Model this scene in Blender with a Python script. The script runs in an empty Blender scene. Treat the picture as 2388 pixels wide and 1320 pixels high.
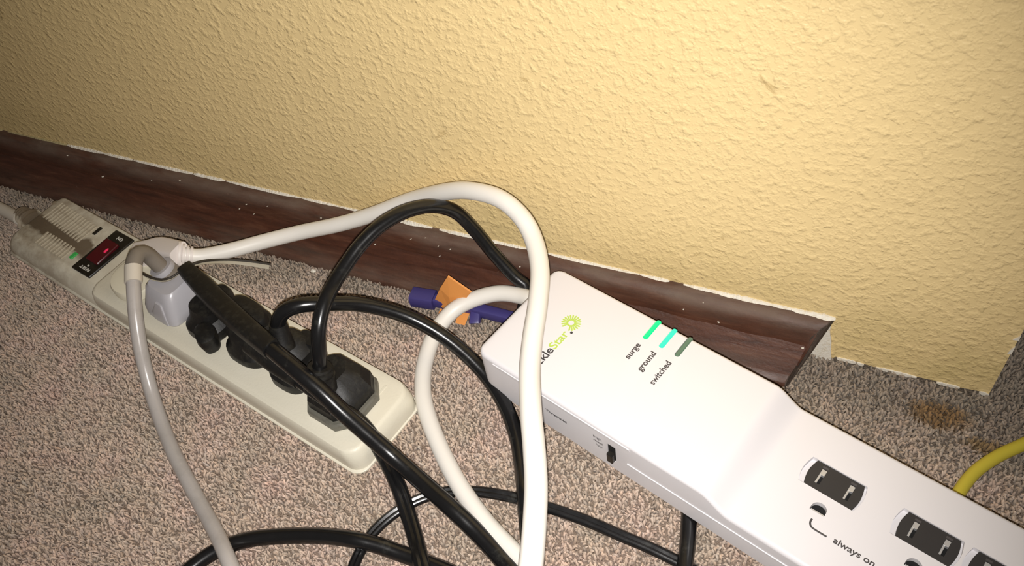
import bpy, bmesh, math, random
import numpy as np
from mathutils import Vector, Matrix, noise

MM = 0.001
scene = bpy.context.scene
COL = scene.collection
random.seed(4)
rng = np.random.default_rng(7)

# ------------------------------------------------------------------ camera, light, exposure
CAM_POS = Vector((-7.862, -288.177, 388.064))
PITCH, ROLL, YAW, FOCAL = 0.8595, -0.1921, -0.5443, 2008.98
fwd = Vector((math.sin(YAW) * math.cos(PITCH), math.cos(YAW) * math.cos(PITCH), -math.sin(PITCH)))
r0 = Vector((math.cos(YAW), -math.sin(YAW), 0))
u0 = r0.cross(fwd)
right = math.cos(ROLL) * r0 + math.sin(ROLL) * u0
up = -math.sin(ROLL) * r0 + math.cos(ROLL) * u0
cam_data = bpy.data.cameras.new('camera')
cam_data.sensor_width = 36.0
cam_data.sensor_fit = 'HORIZONTAL'
cam_data.lens = 36.0 * FOCAL / 2388.0
cam_data.clip_start = 0.01
cam = bpy.data.objects.new('camera', cam_data)
COL.objects.link(cam)
m = Matrix((right, up, -fwd)).transposed().to_4x4()
m.translation = CAM_POS * MM
cam.matrix_world = m
scene.camera = cam

world = bpy.data.worlds.new('dim_room')
scene.world = world
world.use_nodes = True
bg = world.node_tree.nodes['Background']
bg.inputs['Color'].default_value = (1.0, 0.86, 0.72, 1)
bg.inputs['Strength'].default_value = 0.09

# the flash of the phone, a few millimetres below its lens
flash = bpy.data.lights.new('phone_flash', 'SPOT')
flash.spot_size = math.radians(94)
flash.spot_blend = 1.0
flash.energy = 10.0
flash.color = (1.0, 0.965, 0.935)
flash.shadow_soft_size = 0.0022
fo = bpy.data.objects.new('phone_flash', flash)
COL.objects.link(fo)
fo.matrix_world = m @ Matrix.Rotation(math.radians(2.5), 4, 'Y')
fo.location = (CAM_POS - up * 10.0 - right * 1.5) * MM

vs_ = scene.view_settings
vs_.view_transform = 'Standard'
vs_.look = 'None'
vs_.gamma = 1.0
vs_.use_curve_mapping = False
vs_.exposure = 0.0

# ------------------------------------------------------------------ measured paths (millimetres)
WHITE_OUT = [(-365.5, -64.5, 34.1), (-357.3, -58.7, 29.3), (-343.5, -47.8, 27.3), (-327.6, -34.3, 26.2), (-308.5, -23.5, 28.3), (-282.8, -16.2, 35.4), (-259.0, -11.2, 45.6), (-231.1, -8.1, 61.8), (-204.3, -12.0, 78.6), (-185.9, -15.8, 87.5), (-167.5, -20.7, 91.5), (-153.3, -27.5, 89.4), (-143.1, -37.2, 85.6), (-133.8, -53.1, 84.3), (-127.2, -72.5, 84.2), (-122.3, -91.1, 84.1), (-116.6, -108.5, 84.5), (-108.4, -126.8, 85.9), (-100.4, -143.0, 86.2), (-94.4, -156.3, 85.6), (-89.6, -169.5, 85.7), (-85.7, -182.0, 85.2), (-82.5, -193.9, 84.3)]
WHITE_LOOP = [(-78.0, -210.0, 83.0), (-73.0, -228.0, 79.0), (-62.0, -246.0, 68.0), (-44.0, -254.0, 50.0), (-28.0, -246.0, 30.0), (-22.0, -226.0, 14.0), (-34.0, -202.0, 6.5), (-60.0, -181.0, 5.0)]
WHITE_BACK = [(-84.0, -168.9, 5.0), (-99.6, -163.3, 5.0), (-115.4, -156.1, 5.0), (-133.8, -146.9, 5.0), (-153.7, -133.7, 5.0), (-174.6, -115.5, 5.0), (-190.5, -98.1, 5.5), (-199.4, -82.7, 6.0), (-203.9, -66.9, 7.0), (-204.5, -51.6, 9.0), (-199.7, -38.7, 12.0), (-189.2, -30.4, 16.0), (-175.9, -25.8, 20.0), (-162.3, -26.2, 23.0), (-154.7, -28.7, 25.0)]
CORD_B = [(-231.2, -117.2, 46.2), (-230.6, -112.7, 57.1), (-231.0, -106.8, 66.9), (-232.0, -97.0, 73.2), (-232.5, -85.1, 75.7), (-231.1, -73.7, 78.2), (-227.9, -61.3, 81.9), (-222.1, -48.5, 84.8), (-214.1, -35.4, 84.3), (-206.1, -23.8, 78.7), (-199.0, -15.7, 68.3), (-190.7, -14.6, 56.2), (-180.5, -16.5, 42.3), (-168.3, -19.2, 29.6), (-161.0, -20.9, 24.0)]
CORD_B_FLOOR = [(-47.3, -91.5, 4.0), (-45.5, -103.8, 4.0), (-43.5, -114.5, 4.0), (-41.4, -123.6, 4.0), (-39.4, -135.9, 4.5), (-37.4, -151.7, 5.0), (-37.1, -196.7, 4.2), (-42.3, -241.4, 4.2), (-52.7, -285.2, 4.2), (-68.3, -327.4, 4.2), (-88.8, -367.4, 4.2)]
CORD_A = [(-261.6, -107.6, 40.0), (-262.9, -104.8, 46.0), (-263.7, -102.1, 53.0), (-259.7, -98.4, 60.0), (-252.2, -93.1, 62.0), (-242.5, -85.6, 58.0), (-232.3, -76.1, 50.0), (-219.9, -69.6, 42.0), (-206.8, -66.0, 34.0), (-191.7, -66.0, 26.0), (-176.3, -69.3, 18.0), (-162.1, -75.5, 11.0), (-148.1, -86.4, 7.0), (-136.6, -100.0, 5.0), (-127.3, -115.3, 6.0), (-119.5, -129.3, 10.0), (-112.6, -143.8, 7.0), (-104.6, -159.8, 5.0), (-96.2, -177.4, 5.0), (-81.0, -219.7, 4.5), (-70.0, -263.4, 4.5), (-63.5, -307.9, 4.5), (-61.5, -352.9, 4.5), (-63.9, -397.8, 4.5)]
CORD_P1 = [(-308.5, -95.6, 43.0), (-281.1, -107.8, 50.0), (-257.4, -117.1, 53.0), (-239.6, -123.2, 52.0), (-225.4, -127.1, 46.0), (-212.8, -130.5, 37.0), (-199.9, -132.9, 26.0), (-186.4, -135.7, 16.0), (-169.1, -141.1, 11.0), (-150.3, -148.3, 11.0), (-134.8, -153.9, 7.0), (-120.0, -160.6, 5.0), (-104.6, -169.2, 5.0), (-91.8, -177.8, 5.0), (-59.5, -209.2, 4.5), (-33.4, -245.8, 4.5), (-14.3, -286.6, 4.5), (-2.8, -330.0, 4.5), (0.8, -374.9, 4.5)]
CORD_P2 = [(-284.5, -106.9, 34.0), (-266.5, -113.5, 33.0), (-247.3, -118.7, 32.0), (-229.6, -123.1, 30.0), (-215.6, -125.1, 26.0), (-207.1, -126.5, 18.0), (-198.1, -131.8, 8.0), (-182.8, -144.2, 8.0), (-171.9, -155.2, 4.0), (-161.4, -166.6, 4.0), (-151.5, -178.0, 8.0), (-142.0, -190.6, 6.0), (-109.5, -221.8, 4.5), (-72.5, -247.3, 4.5), (-31.9, -266.7, 4.5), (11.3, -279.3, 4.5), (55.9, -284.9, 4.5)]
CORD_THIN = [(3.3, -308.4, 2.2), (-41.7, -307.5, 2.2), (-85.1, -295.5, 2.2), (-124.1, -273.2, 2.2), (-156.4, -241.8, 2.2), (-180.0, -203.5, 3.0), (-183.6, -191.9, 3.0), (-184.9, -181.3, 3.0), (-183.6, -169.9, 3.0), (-179.3, -159.2, 3.0), (-172.6, -149.7, 3.0), (-164.4, -142.2, 3.0), (-155.0, -137.0, 3.0), (-142.7, -133.0, 3.0), (-129.7, -130.8, 3.0), (-116.5, -129.8, 3.0), (-101.1, -129.5, 3.0), (-85.7, -130.0, 3.0), (-70.5, -131.4, 3.0), (-55.7, -132.6, 3.0), (-39.1, -135.0, 2.5), (-22.5, -139.3, 2.5), (22.0, -146.2, 2.2), (66.9, -148.6, 2.2), (111.9, -146.5, 2.2), (156.4, -139.9, 2.2), (200.0, -128.9, 2.2)]
CORD_THICK = [(-154.8, -419.3, 4.0), (-192.0, -393.9, 4.0), (-222.6, -361.0, 4.0), (-245.4, -322.2, 4.0), (-259.1, -279.3, 4.0), (-263.2, -234.5, 4.0), (-261.7, -223.0, 4.0), (-257.7, -212.5, 4.0), (-250.6, -202.4, 4.0), (-238.7, -193.5, 4.0), (-223.0, -186.3, 4.0), (-205.5, -181.0, 6.0), (-189.1, -178.3, 9.0), (-176.7, -176.1, 7.0), (-163.9, -175.1, 4.5), (-150.3, -174.8, 4.0), (-132.0, -175.7, 4.0), (-113.2, -179.2, 4.0), (-68.3, -182.1, 4.0), (-23.4, -179.6, 4.0), (20.9, -171.7, 4.0), (64.0, -158.6, 4.0), (105.1, -140.4, 4.0)]
GREY = [(-365.5, -79.6, 36.0), (-367.3, -80.0, 42.0), (-369.4, -80.3, 48.0), (-369.9, -82.3, 53.0), (-369.4, -87.0, 56.0), (-366.8, -93.7, 55.0), (-361.8, -101.9, 52.0), (-358.0, -109.4, 47.0), (-353.6, -118.0, 40.0), (-349.1, -127.3, 30.0), (-344.2, -135.9, 19.0), (-336.8, -145.1, 10.0), (-325.3, -155.4, 5.0), (-308.7, -167.2, 4.0), (-292.2, -177.4, 4.0), (-274.3, -187.9, 4.5), (-256.5, -197.8, 8.0), (-241.2, -207.4, 11.0), (-232.9, -214.1, 8.0), (-221.9, -223.5, 4.0), (-192.1, -257.2, 4.0), (-167.3, -294.8, 4.0), (-148.0, -335.4, 4.0), (-134.5, -378.4, 4.0), (-127.2, -422.8, 4.0)]
STRAP = [(-373.4, -88.2, 40.0), (-367.6, -89.0, 39.0), (-360.9, -88.1, 38.0), (-356.0, -85.0, 38.0), (-353.5, -79.2, 38.0), (-350.1, -73.3, 38.0), (-346.7, -65.6, 34.0), (-340.6, -56.7, 27.0), (-331.1, -50.7, 22.0), (-320.4, -46.4, 18.0)]
YELLOW = [(326.3, 18.3, 3.2), (283.1, 30.9, 3.2), (238.3, 34.7, 3.2), (193.6, 29.6, 3.2), (150.8, 15.7, 3.2), (111.6, -6.5, 3.2), (101.0, -15.7, 3.2), (92.1, -25.3, 3.2), (82.1, -35.1, 3.2), (73.8, -45.7, 3.2), (69.1, -54.9, 3.2), (65.9, -64.3, 3.2), (64.4, -72.6, 3.2)]
STRIP_CORD = [(-529.0, -54.6, 9.0), (-541.7, -52.2, 9.0), (-561.7, -49.0, 9.0), (-595.1, -43.5, 7.0), (-637.3, -39.8, 5.0), (-682.2, -37.2, 4.6), (-727.2, -36.0, 4.6), (-772.2, -36.1, 4.6), (-817.2, -37.6, 4.6), (-862.1, -40.4, 4.6)]
CRUMB = [(-304.9, -30.1, 1.0)]
ORANGE = [(-204.7, -30.0, 29.5), (-189.8, -33.0, 24.2), (-204.4, -36.0, 1.7), (-216.9, -33.0, 6.2), (-210.8, -32.0, 19.1)]
ORANGE_LEGS = [(-211.1, -35.7, 4.0), (-212.3, -44.8, 1.0), (-196.1, -33.0, 4.0), (-195.6, -40.2, 1.0)]
PURPLE = [(-231.7, -32.7, 5.0), (-217.3, -31.1, 5.0), (-191.2, -30.3, 5.0), (-168.3, -30.1, 5.0), (-189.7, -35.9, 2.0)]
PLASTER = [(-3.4, -0.8, 30.6), (-1.1, -0.8, 12.6), (2.2, -0.8, -3.7), (-3.6, -0.8, -6.2), (-7.4, -0.8, -0.8), (-7.4, -0.8, 7.0), (-5.2, -0.8, 14.7), (-4.5, -0.8, 23.0)]

# ------------------------------------------------------------------ materials
def srgb(r, g, b):
    f = lambda c: ((c / 255 + 0.055) / 1.055) ** 2.4 if c > 10 else c / 255 / 12.92
    return (f(r), f(g), f(b), 1)

class NT:
    def __init__(self, name):
        self.m = bpy.data.materials.new(name); self.m.use_nodes = True
        self.t = self.m.node_tree; self.b = self.t.nodes['Principled BSDF']
        self.out = self.t.nodes['Material Output']
    def n(self, typ, **kw):
        nd = self.t.nodes.new(typ)
        for k, v in kw.items():
            if k in nd.inputs: nd.inputs[k].default_value = v
            else: setattr(nd, k, v)
        return nd
    def l(self, a, b): self.t.links.new(a, b)
    def coord(self, scale=(1000, 1000, 1000), kind='Object', loc=(0, 0, 0)):
        tc = self.n('ShaderNodeTexCoord'); mp = self.n('ShaderNodeMapping')
        mp.inputs['Scale'].default_value = scale; mp.inputs['Location'].default_value = loc
        self.l(tc.outputs[kind], mp.inputs['Vector']); return mp.outputs['Vector']
    def noise(self, vec, scale, detail=3, rough=.55, dist=0):
        nd = self.n('ShaderNodeTexNoise'); nd.inputs['Scale'].default_value = scale
        nd.inputs['Detail'].default_value = detail; nd.inputs['Roughness'].default_value = rough
        nd.inputs['Distortion'].default_value = dist
        self.l(vec, nd.inputs['Vector']); return nd.outputs['Fac']
    def ramp(self, fac, stops):
        nd = self.n('ShaderNodeValToRGB'); e = nd.color_ramp.elements
        while len(e) < len(stops): e.new(.5)
        for i, (p, c) in enumerate(stops):
            e[i].position = p; e[i].color = c if hasattr(c, '__len__') else (c, c, c, 1)
        self.l(fac, nd.inputs['Fac']); return nd.outputs['Color']
    def mix(self, fac, a, b, typ='MIX'):
        nd = self.n('ShaderNodeMix', data_type='RGBA', blend_type=typ)
        for v, s in ((fac, nd.inputs[0]), (a, nd.inputs[6]), (b, nd.inputs[7])):
            if hasattr(v, 'links'): self.l(v, s)
            else: s.default_value = v
        return nd.outputs[2]
    def math(self, op, a, b=0.0, c=0.0):
        nd = self.n('ShaderNodeMath', operation=op)
        for i, v in enumerate((a, b, c)):
            if hasattr(v, 'links'): self.l(v, nd.inputs[i])
            else: nd.inputs[i].default_value = v
        return nd.outputs[0]
    def bump(self, h, strength=.5, dist=.0005):
        nd = self.n('ShaderNodeBump'); nd.inputs['Strength'].default_value = strength
        nd.inputs['Distance'].default_value = dist
        self.l(h, nd.inputs['Height']); self.l(nd.outputs['Normal'], self.b.inputs['Normal'])
    def set(self, **kw):
        for k, v in kw.items():
            s = self.b.inputs[k.replace('_', ' ')]
            if hasattr(v, 'links'): self.l(v, s)
            else: s.default_value = v
        return self.m

def plastic(name, col, rough=.35, var=.12, scale=.15, dirt=None, dirt_amt=.0, spec=.5, bump=0, bscale=.8):
    t = NT(name); v = t.coord()
    c2 = tuple(x * (1 - var) for x in col[:3]) + (1,)
    base = t.mix(t.noise(v, scale, 4), c2, col)
    if dirt:
        base = t.mix(t.ramp(t.noise(v, scale * 1.7, 6, .65), [(.5, 0), (.72, dirt_amt)]), base, dirt)
    r = t.math('ADD', t.math('MULTIPLY', t.noise(v, scale * 2, 3), .15), rough - .07)
    t.set(Base_Color=base, Roughness=r, Specular_IOR_Level=spec)
    if bump: t.bump(t.noise(v, bscale, 4), bump, .0004)
    return t.m

def emit(name, col, power, base):
    t = NT(name); v = t.coord()
    t.set(Base_Color=t.mix(t.noise(v, .4), base, tuple(x * .8 for x in base[:3]) + (1,)), Roughness=.3, Emission_Color=col, Emission_Strength=power)
    return t.m

def mat_wall():
    t = NT('yellow_orange_peel_paint'); v = t.coord()
    big = t.noise(v, .012, 4)
    col = t.mix(big, srgb(221, 195, 141), srgb(228, 203, 149))
    marks = t.ramp(t.noise(v, .055, 6, .7, 1.0), [(.655, 0), (.72, .5)])
    col = t.mix(marks, col, srgb(150, 122, 70))
    # grubby smear band low on the wall
    sep = t.n('ShaderNodeSeparateXYZ'); t.l(v, sep.inputs[0])
    low = t.math('MULTIPLY', t.ramp(t.math('DIVIDE', sep.outputs['Z'], 80.0), [(.3, .75), (1, 0)]), t.ramp(t.noise(v, .03, 5, .6), [(.35, 0), (.7, .55)]))
    col = t.mix(low, col, srgb(176, 160, 100))
    a = t.noise(v, .24, 2, .5, .12)
    bl = t.ramp(a, [(.47, 0), (.72, 1)])
    v2 = t.coord((1000, 1000, 1000), loc=(37, 11, 5))
    b2 = t.ramp(t.noise(v2, .42, 2, .5, .1), [(.5, 0), (.72, 1)])
    h = t.math('ADD', t.math('MULTIPLY', bl, .75), t.math('ADD', t.math('MULTIPLY', b2, .3), t.math('MULTIPLY', t.noise(v, 1.6, 2), .06)))
    t.bump(h, .6, .0010)
    return t.set(Base_Color=col, Roughness=.52, Specular_IOR_Level=.35)

def mat_wood():
    t = NT('dark_stained_wood'); v = t.coord((130, 1000, 1000))
    g = t.noise(v, .28, 6, .6, .5)
    col = t.ramp(g, [(.3, srgb(54, 31, 22)), (.55, srgb(76, 44, 31)), (.75, srgb(94, 62, 46))])
    v2 = t.coord((300, 1000, 1000))
    nrm = t.n('ShaderNodeNewGeometry'); sp = t.n('ShaderNodeSeparateXYZ'); t.l(nrm.outputs['Normal'], sp.inputs[0])
    tc = t.coord(); sz = t.n('ShaderNodeSeparateXYZ'); t.l(tc, sz.inputs[0])
    # grey dust settled on the rounded top and on the foot
    edge = t.ramp(t.math('DIVIDE', sz.outputs['Z'], 34.0), [(.02, .6), (.2, .25), (.36, 0), (.5, 0), (.74, .28), (.9, .8)])
    dust = t.math('MULTIPLY', edge, t.ramp(t.noise(v2, .09, 6, .62), [(.3, .0), (.62, 1)]))
    col = t.mix(dust, col, srgb(104, 88, 76))
    sc = t.ramp(t.noise(t.coord((1000, 1000, 1000)), .16, 5, .75), [(.68, 0), (.73, .5)])
    col = t.mix(sc, col, srgb(135, 112, 98))
    r = t.math('ADD', t.math('MULTIPLY', dust, .3), t.math('ADD', .34, t.math('MULTIPLY', t.noise(tc, .12, 5), .25)))
    t.bump(t.math('ADD', g, t.noise(tc, .5, 4)), .35, .0004)
    return t.set(Base_Color=col, Roughness=r, Specular_IOR_Level=.4)

def carpet_colour(t, tint=None):
    v = t.coord((1000, 1000, 1000), 'Object')
    n1 = t.noise(v, .035, 4, .6)
    col = t.ramp(n1, [(.3, srgb(177, 162, 144)), (.5, srgb(189, 170, 153)), (.7, srgb(197, 172, 158))])
    sp = t.n('ShaderNodeSeparateXYZ'); t.l(v, sp.inputs[0])
    X, Y = sp.outputs['X'], sp.outputs['Y']
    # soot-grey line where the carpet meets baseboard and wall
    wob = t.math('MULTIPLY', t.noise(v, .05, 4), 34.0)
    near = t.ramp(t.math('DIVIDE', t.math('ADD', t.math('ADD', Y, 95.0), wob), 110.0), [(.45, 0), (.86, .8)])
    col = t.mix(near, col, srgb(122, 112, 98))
    def blob(cx, cy, rx, ry, c, amt):
        dx = t.math('DIVIDE', t.math('SUBTRACT', X, cx), rx); dy = t.math('DIVIDE', t.math('SUBTRACT', Y, cy), ry)
        d = t.math('ADD', t.math('MULTIPLY', dx, dx), t.math('MULTIPLY', dy, dy))
        d = t.math('ADD', d, t.math('MULTIPLY', t.math('SUBTRACT', t.noise(v, .12, 5), .5), 1.4))
        return t.mix(t.ramp(d, [(.35, amt), (1.0, 0)]), col, c)
    col = blob(55, -19, 17, 9, srgb(120, 88, 42), .75)
    col = blob(78, -30, 13, 5, srgb(124, 96, 44), .7)
    if tint is not None:
        col = t.mix(1.0, col, tint, 'MULTIPLY')
    return col

def mat_floor():
    t = NT('carpet_backing'); v = t.coord()
    c = carpet_colour(t)
    c = t.mix(t.noise(v, .9, 3), (.6, .57, .55, 1), (.85, .83, .81, 1))
    t.bump(t.noise(v, .55, 4, .7), 1.0, .003)
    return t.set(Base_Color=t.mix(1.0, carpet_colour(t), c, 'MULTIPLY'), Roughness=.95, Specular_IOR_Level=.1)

def mat_pile():
    t = NT('carpet_yarn')
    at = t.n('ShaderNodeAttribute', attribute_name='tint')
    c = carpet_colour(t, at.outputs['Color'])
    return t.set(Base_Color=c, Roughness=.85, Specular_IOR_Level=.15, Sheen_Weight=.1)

def mat_strip():
    t = NT('aged_beige_plastic'); v = t.coord()
    col = t.mix(t.noise(v, .05, 4), srgb(214, 208, 188), srgb(222, 217, 200))
    sp = t.n('ShaderNodeSeparateXYZ'); t.l(v, sp.inputs[0])
    # brown dust caked on the vented end
    end = t.ramp(t.math('DIVIDE', t.math('MULTIPLY', sp.outputs['X'], -1.0), 330.0), [(.66, 0), (.8, .55), (.97, .85)])
    d = t.math('MULTIPLY', end, t.ramp(t.noise(v, .085, 6, .65), [(.34, .1), (.6, 1)]))
    col = t.mix(d, col, srgb(150, 134, 112))
    mid = t.math('SUBTRACT', 1.0, t.math('ABSOLUTE', t.math('DIVIDE', t.math('ADD', sp.outputs['Y'], 23.0), 8.0)))
    mid = t.math('ADD', mid, t.math('MULTIPLY', t.math('SUBTRACT', t.noise(v, .1, 5), .5), 1.6))
    cake = t.math('MULTIPLY', t.ramp(mid, [(.1, 0), (.45, .95)]), t.ramp(end, [(.2, 0), (.5, 1)]))
    col = t.mix(cake, col, srgb(104, 90, 72))
    scr = t.ramp(t.noise(t.coord((1000, 300, 1000)), .35, 4, .8), [(.7, 0), (.76, .3)])
    col = t.mix(scr, col, srgb(150, 142, 122))
    t.bump(t.math('ADD', t.math('MULTIPLY', d, 1.2), t.noise(v, .8, 3)), .25, .0004)
    return t.set(Base_Color=col, Roughness=t.math('ADD', t.math('MULTIPLY', d, .3), .42), Specular_IOR_Level=.4)

def mat_black():
    t = NT('black_cord_rubber'); v = t.coord()
    col = t.mix(t.noise(v, .08, 4), srgb(15, 15, 16), srgb(25, 25, 26))
    dust = t.ramp(t.noise(v, .1, 6, .7), [(.58, 0), (.76, .28)])
    col = t.mix(dust, col, srgb(92, 92, 84))
    r = t.math('ADD', t.math('MULTIPLY', t.noise(v, .2, 3), .14), .17)
    return t.set(Base_Color=col, Roughness=r, Specular_IOR_Level=.55)

M = {}
M['wall'] = mat_wall()
M['wood'] = mat_wood()
M['floor'] = mat_floor()
M['pile'] = mat_pile()
M['strip'] = mat_strip()
M['black'] = mat_black()
M['plug_black'] = plastic('black_plug_rubber', srgb(24, 23, 22), .5, .3, .12, srgb(62, 60, 52), .45, bump=.2, spec=.4)
M['plug_rim'] = plastic('grey_plug_flange', srgb(110, 108, 98), .45, .25, .12, srgb(60, 56, 48), .6)
M['white'] = plastic('glossy_white_plastic', srgb(227, 224, 226), .32, .012, .03)
M['white_in'] = plastic('white_recess_plastic', srgb(240, 238, 234), .4, .02, .05)
M['white_cord'] = plastic('white_cord_vinyl', srgb(232, 228, 220), .42, .04, .06)
M['plug_white'] = plastic('off_white_plug_vinyl', srgb(228, 220, 214), .5, .06, .06)
M['disc'] = plastic('cream_plug_face', srgb(224, 218, 196), .45, .06, .08)
M['grey_cord'] = plastic('grey_cord_vinyl', srgb(176, 170, 165), .26, .08, .05, srgb(120, 112, 102), .25)
M['grey_sleeve'] = plastic('pale_grey_sleeve', srgb(206, 198, 184), .45, .06, .08)
M['grey_boot'] = plastic('dark_grey_boot', srgb(128, 120, 110), .4, .12, .1)
M['grey_plug'] = plastic('blue_grey_plug_vinyl', srgb(180, 178, 182), .3, .08, .06)
M['dark_panel'] = plastic('black_switch_plastic', srgb(24, 22, 20), .35, .2, .1, srgb(70, 64, 54), .3)
M['shutter'] = plastic('charcoal_shutter', srgb(50, 48, 48), .5, .06, .06)
M['hole'] = plastic('black_hole', srgb(8, 7, 7), .8, .2, .2)
M['metal'] = NT('bright_contact_metal').set(Base_Color=(.75, .75, .76, 1), Metallic=.7, Roughness=.45)
M['ink'] = plastic('grey_ink', srgb(74, 70, 70), .6, .1, .3)
M['ink_dark'] = plastic('dark_grey_ink', srgb(64, 62, 64), .6, .1, .3)
M['ink_lime'] = plastic('lime_ink', srgb(188, 214, 96), .6, .08, .3)
M['ink_white'] = plastic('white_ink', srgb(215, 213, 205), .6, .1, .3)
M['led_green'] = emit('lit_green_lens', (0.0, 1.0, .34, 1), .55, srgb(0, 190, 110))
M['led_cyan'] = emit('lit_cyan_green_lens', (.06, 1.0, .62, 1), .7, srgb(20, 170, 130))
M['led_off'] = plastic('unlit_green_lens', srgb(96, 124, 104), .3, .15, .3)
M['led_dim'] = emit('dim_green_lens', (.05, .7, .15, 1), .10, srgb(60, 150, 72))
M['rocker'] = emit('red_rocker', (.7, .0, .06, 1), .012, srgb(70, 14, 20))
M['rocker_glow'] = emit('red_neon_lamp', (1.0, .04, .14, 1), .5, srgb(150, 20, 40))
M['plaster_dull'] = plastic('yellowed_plaster', srgb(186, 172, 128), .8, .2, .3, srgb(140, 118, 80), .6, bump=.6, bscale=.9)
M['rib'] = plastic('dusty_beige_rib', srgb(188, 178, 156), .6, .14, .25, srgb(130, 114, 92), .6)
M['end_grain'] = plastic('grimy_end_grain', srgb(66, 54, 46), .8, .3, .3, srgb(100, 88, 74), .5, bump=.5)
M['dust'] = plastic('grey_brown_dust', srgb(150, 136, 114), .95, .2, .5)
M['plaster'] = plastic('torn_white_plaster', srgb(232, 226, 212), .8, .18, .3, srgb(190, 170, 130), .6, bump=.6, bscale=.9)
M['yellow'] = plastic('yellow_cable_vinyl', srgb(200, 184, 62), .45, .06, .06)
M['purple'] = plastic('purple_plastic', srgb(66, 60, 118), .4, .15, .1)
M['orange'] = plastic('orange_card', srgb(226, 150, 76), .7, .1, .08)
M['yellow_tip'] = plastic('yellow_card_edge', srgb(220, 190, 50), .7, .1, .1)
M['strap'] = plastic('dusty_clear_strap', srgb(168, 160, 140), .5, .2, .1)
M['strap_edge'] = plastic('dark_wire', srgb(52, 46, 38), .5, .2, .1)

# ------------------------------------------------------------------ mesh helpers (millimetres in, metres out)
def mesh(name, verts, faces, smooth=35):
    me = bpy.data.meshes.new(name)
    me.from_pydata([tuple(c * MM for c in v) for v in verts], [], faces)
    me.validate()
    bm = bmesh.new(); bm.from_mesh(me); bmesh.ops.recalc_face_normals(bm, faces=bm.faces); bm.to_mesh(me); bm.free()
    if smooth:
        me.polygons.foreach_set('use_smooth', [True] * len(me.polygons))
        me.set_sharp_from_angle(angle=math.radians(smooth))
    return me

def link(name, me, mat, parent=None, loc=None, rot=None):
    o = bpy.data.objects.new(name, me)
    COL.objects.link(o)
    if mat and not me.materials: me.materials.append(mat)
    if parent: o.parent = parent
    if loc is not None: o.location = tuple(c * MM for c in loc)
    if rot is not None: o.rotation_euler = rot
    return o

def tag(o, label, cat, group=None):
    o['label'] = label; o['category'] = cat
    if group: o['group'] = group
    return o

def empty(name, loc, rz=0.0):
    o = bpy.data.objects.new(name, None)
    COL.objects.link(o); o.location = tuple(c * MM for c in loc); o.rotation_euler = (0, 0, rz)
    o.empty_display_size = .01
    return o

def to_local(root, pts):
    """world millimetres -> the root's own millimetres"""
    c, s = math.cos(-root.rotation_euler.z), math.sin(-root.rotation_euler.z)
    L = [x / MM for x in root.location]
    out = []
    for p in pts:
        x, y, z = p[0] - L[0], p[1] - L[1], p[2] - L[2]
        out.append((c * x - s * y, s * x + c * y, z))
    return out

def part(name, vf, mat, root, world=False, smooth=35, parent=None):
    v, f = vf
    if world: v = to_local(root, v)
    return link(name, mesh(name, v, f, smooth), mat, parent or root)

def spline(pts, step=2.5):
    P = [Vector(p) for p in pts]
    P = [P[0] * 2 - P[1]] + P + [P[-1] * 2 - P[-2]]
    out = []
    for i in range(1, len(P) - 2):
        a, b, c, d = P[i - 1:i + 3]
        n = max(2, int((c - b).length / step))
        for k in range(n):
            t = k / n
            out.append(.5 * ((2 * b) + (c - a) * t + (2 * a - 5 * b + 4 * c - d) * t * t + (3 * b - a - 3 * c + d) * t ** 3))
    out.append(P[-2])
    return out

def tube(pts, rad, n=14, shape='round', upv=None, smoothpath=True, step=2.5):
    P = spline(pts, step) if smoothpath else [Vector(p) for p in pts]
    N = len(P)
    def rr(i):
        if callable(rad): return rad(i / (N - 1))
        return (rad, rad)
    T = [(P[min(i + 1, N - 1)] - P[max(i - 1, 0)]).normalized() for i in range(N)]
    ref = Vector(upv) if upv else Vector((0, 0, 1))
    if abs(T[0].dot(ref)) > .95: ref = Vector((1, 0, 0))
    A = (T[0].cross(ref)).normalized()
    verts = []; faces = []
    for i in range(N):
        if upv: A = T[i].cross(Vector(upv)).normalized()
        else: A = (A - T[i] * A.dot(T[i])).normalized()
        B = A.cross(T[i]).normalized()
        ra, rb = rr(i)
        for k in range(n):
            th = 2 * math.pi * k / n
            if shape == 'twin':
                cx = math.cos(th); w = 1 - .42 * math.exp(-(cx / .28) ** 2)
                x, y = ra * cx, rb * math.sin(th) * w
            elif shape == 'box':
                e = .38
                x = ra * math.copysign(abs(math.cos(th)) ** e, math.cos(th)); y = rb * math.copysign(abs(math.sin(th)) ** e, math.sin(th))
            else:
                x, y = ra * math.cos(th), rb * math.sin(th)
            verts.append(P[i] + A * x + B * y)
    for i in range(N - 1):
        for k in range(n):
            a, b = i * n + k, i * n + (k + 1) % n
            faces.append((a, b, b + n, a + n))
    faces.append(tuple(range(n - 1, -1, -1))); faces.append(tuple(range((N - 1) * n, N * n)))
    return verts, faces

def ring(cx, cy, z, a, b, e=2.0, rot=0.0, n=36, tilt=None):
    out = []
    for k in range(n):
        th = 2 * math.pi * k / n
        x = a * math.copysign(abs(math.cos(th)) ** (2 / e), math.cos(th))
        y = b * math.copysign(abs(math.sin(th)) ** (2 / e), math.sin(th))
        c, s = math.cos(rot), math.sin(rot)
        out.append((cx + c * x - s * y, cy + s * x + c * y, z))
    return out

def loft(rings):
    n = len(rings[0]); v = [p for r in rings for p in r]; f = []
    for i in range(len(rings) - 1):
        for k in range(n):
            a, b = i * n + k, i * n + (k + 1) % n
            f.append((a, b, b + n, a + n))
    f.append(tuple(range(n - 1, -1, -1))); f.append(tuple(range((len(rings) - 1) * n, len(rings) * n)))
    return v, f

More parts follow.
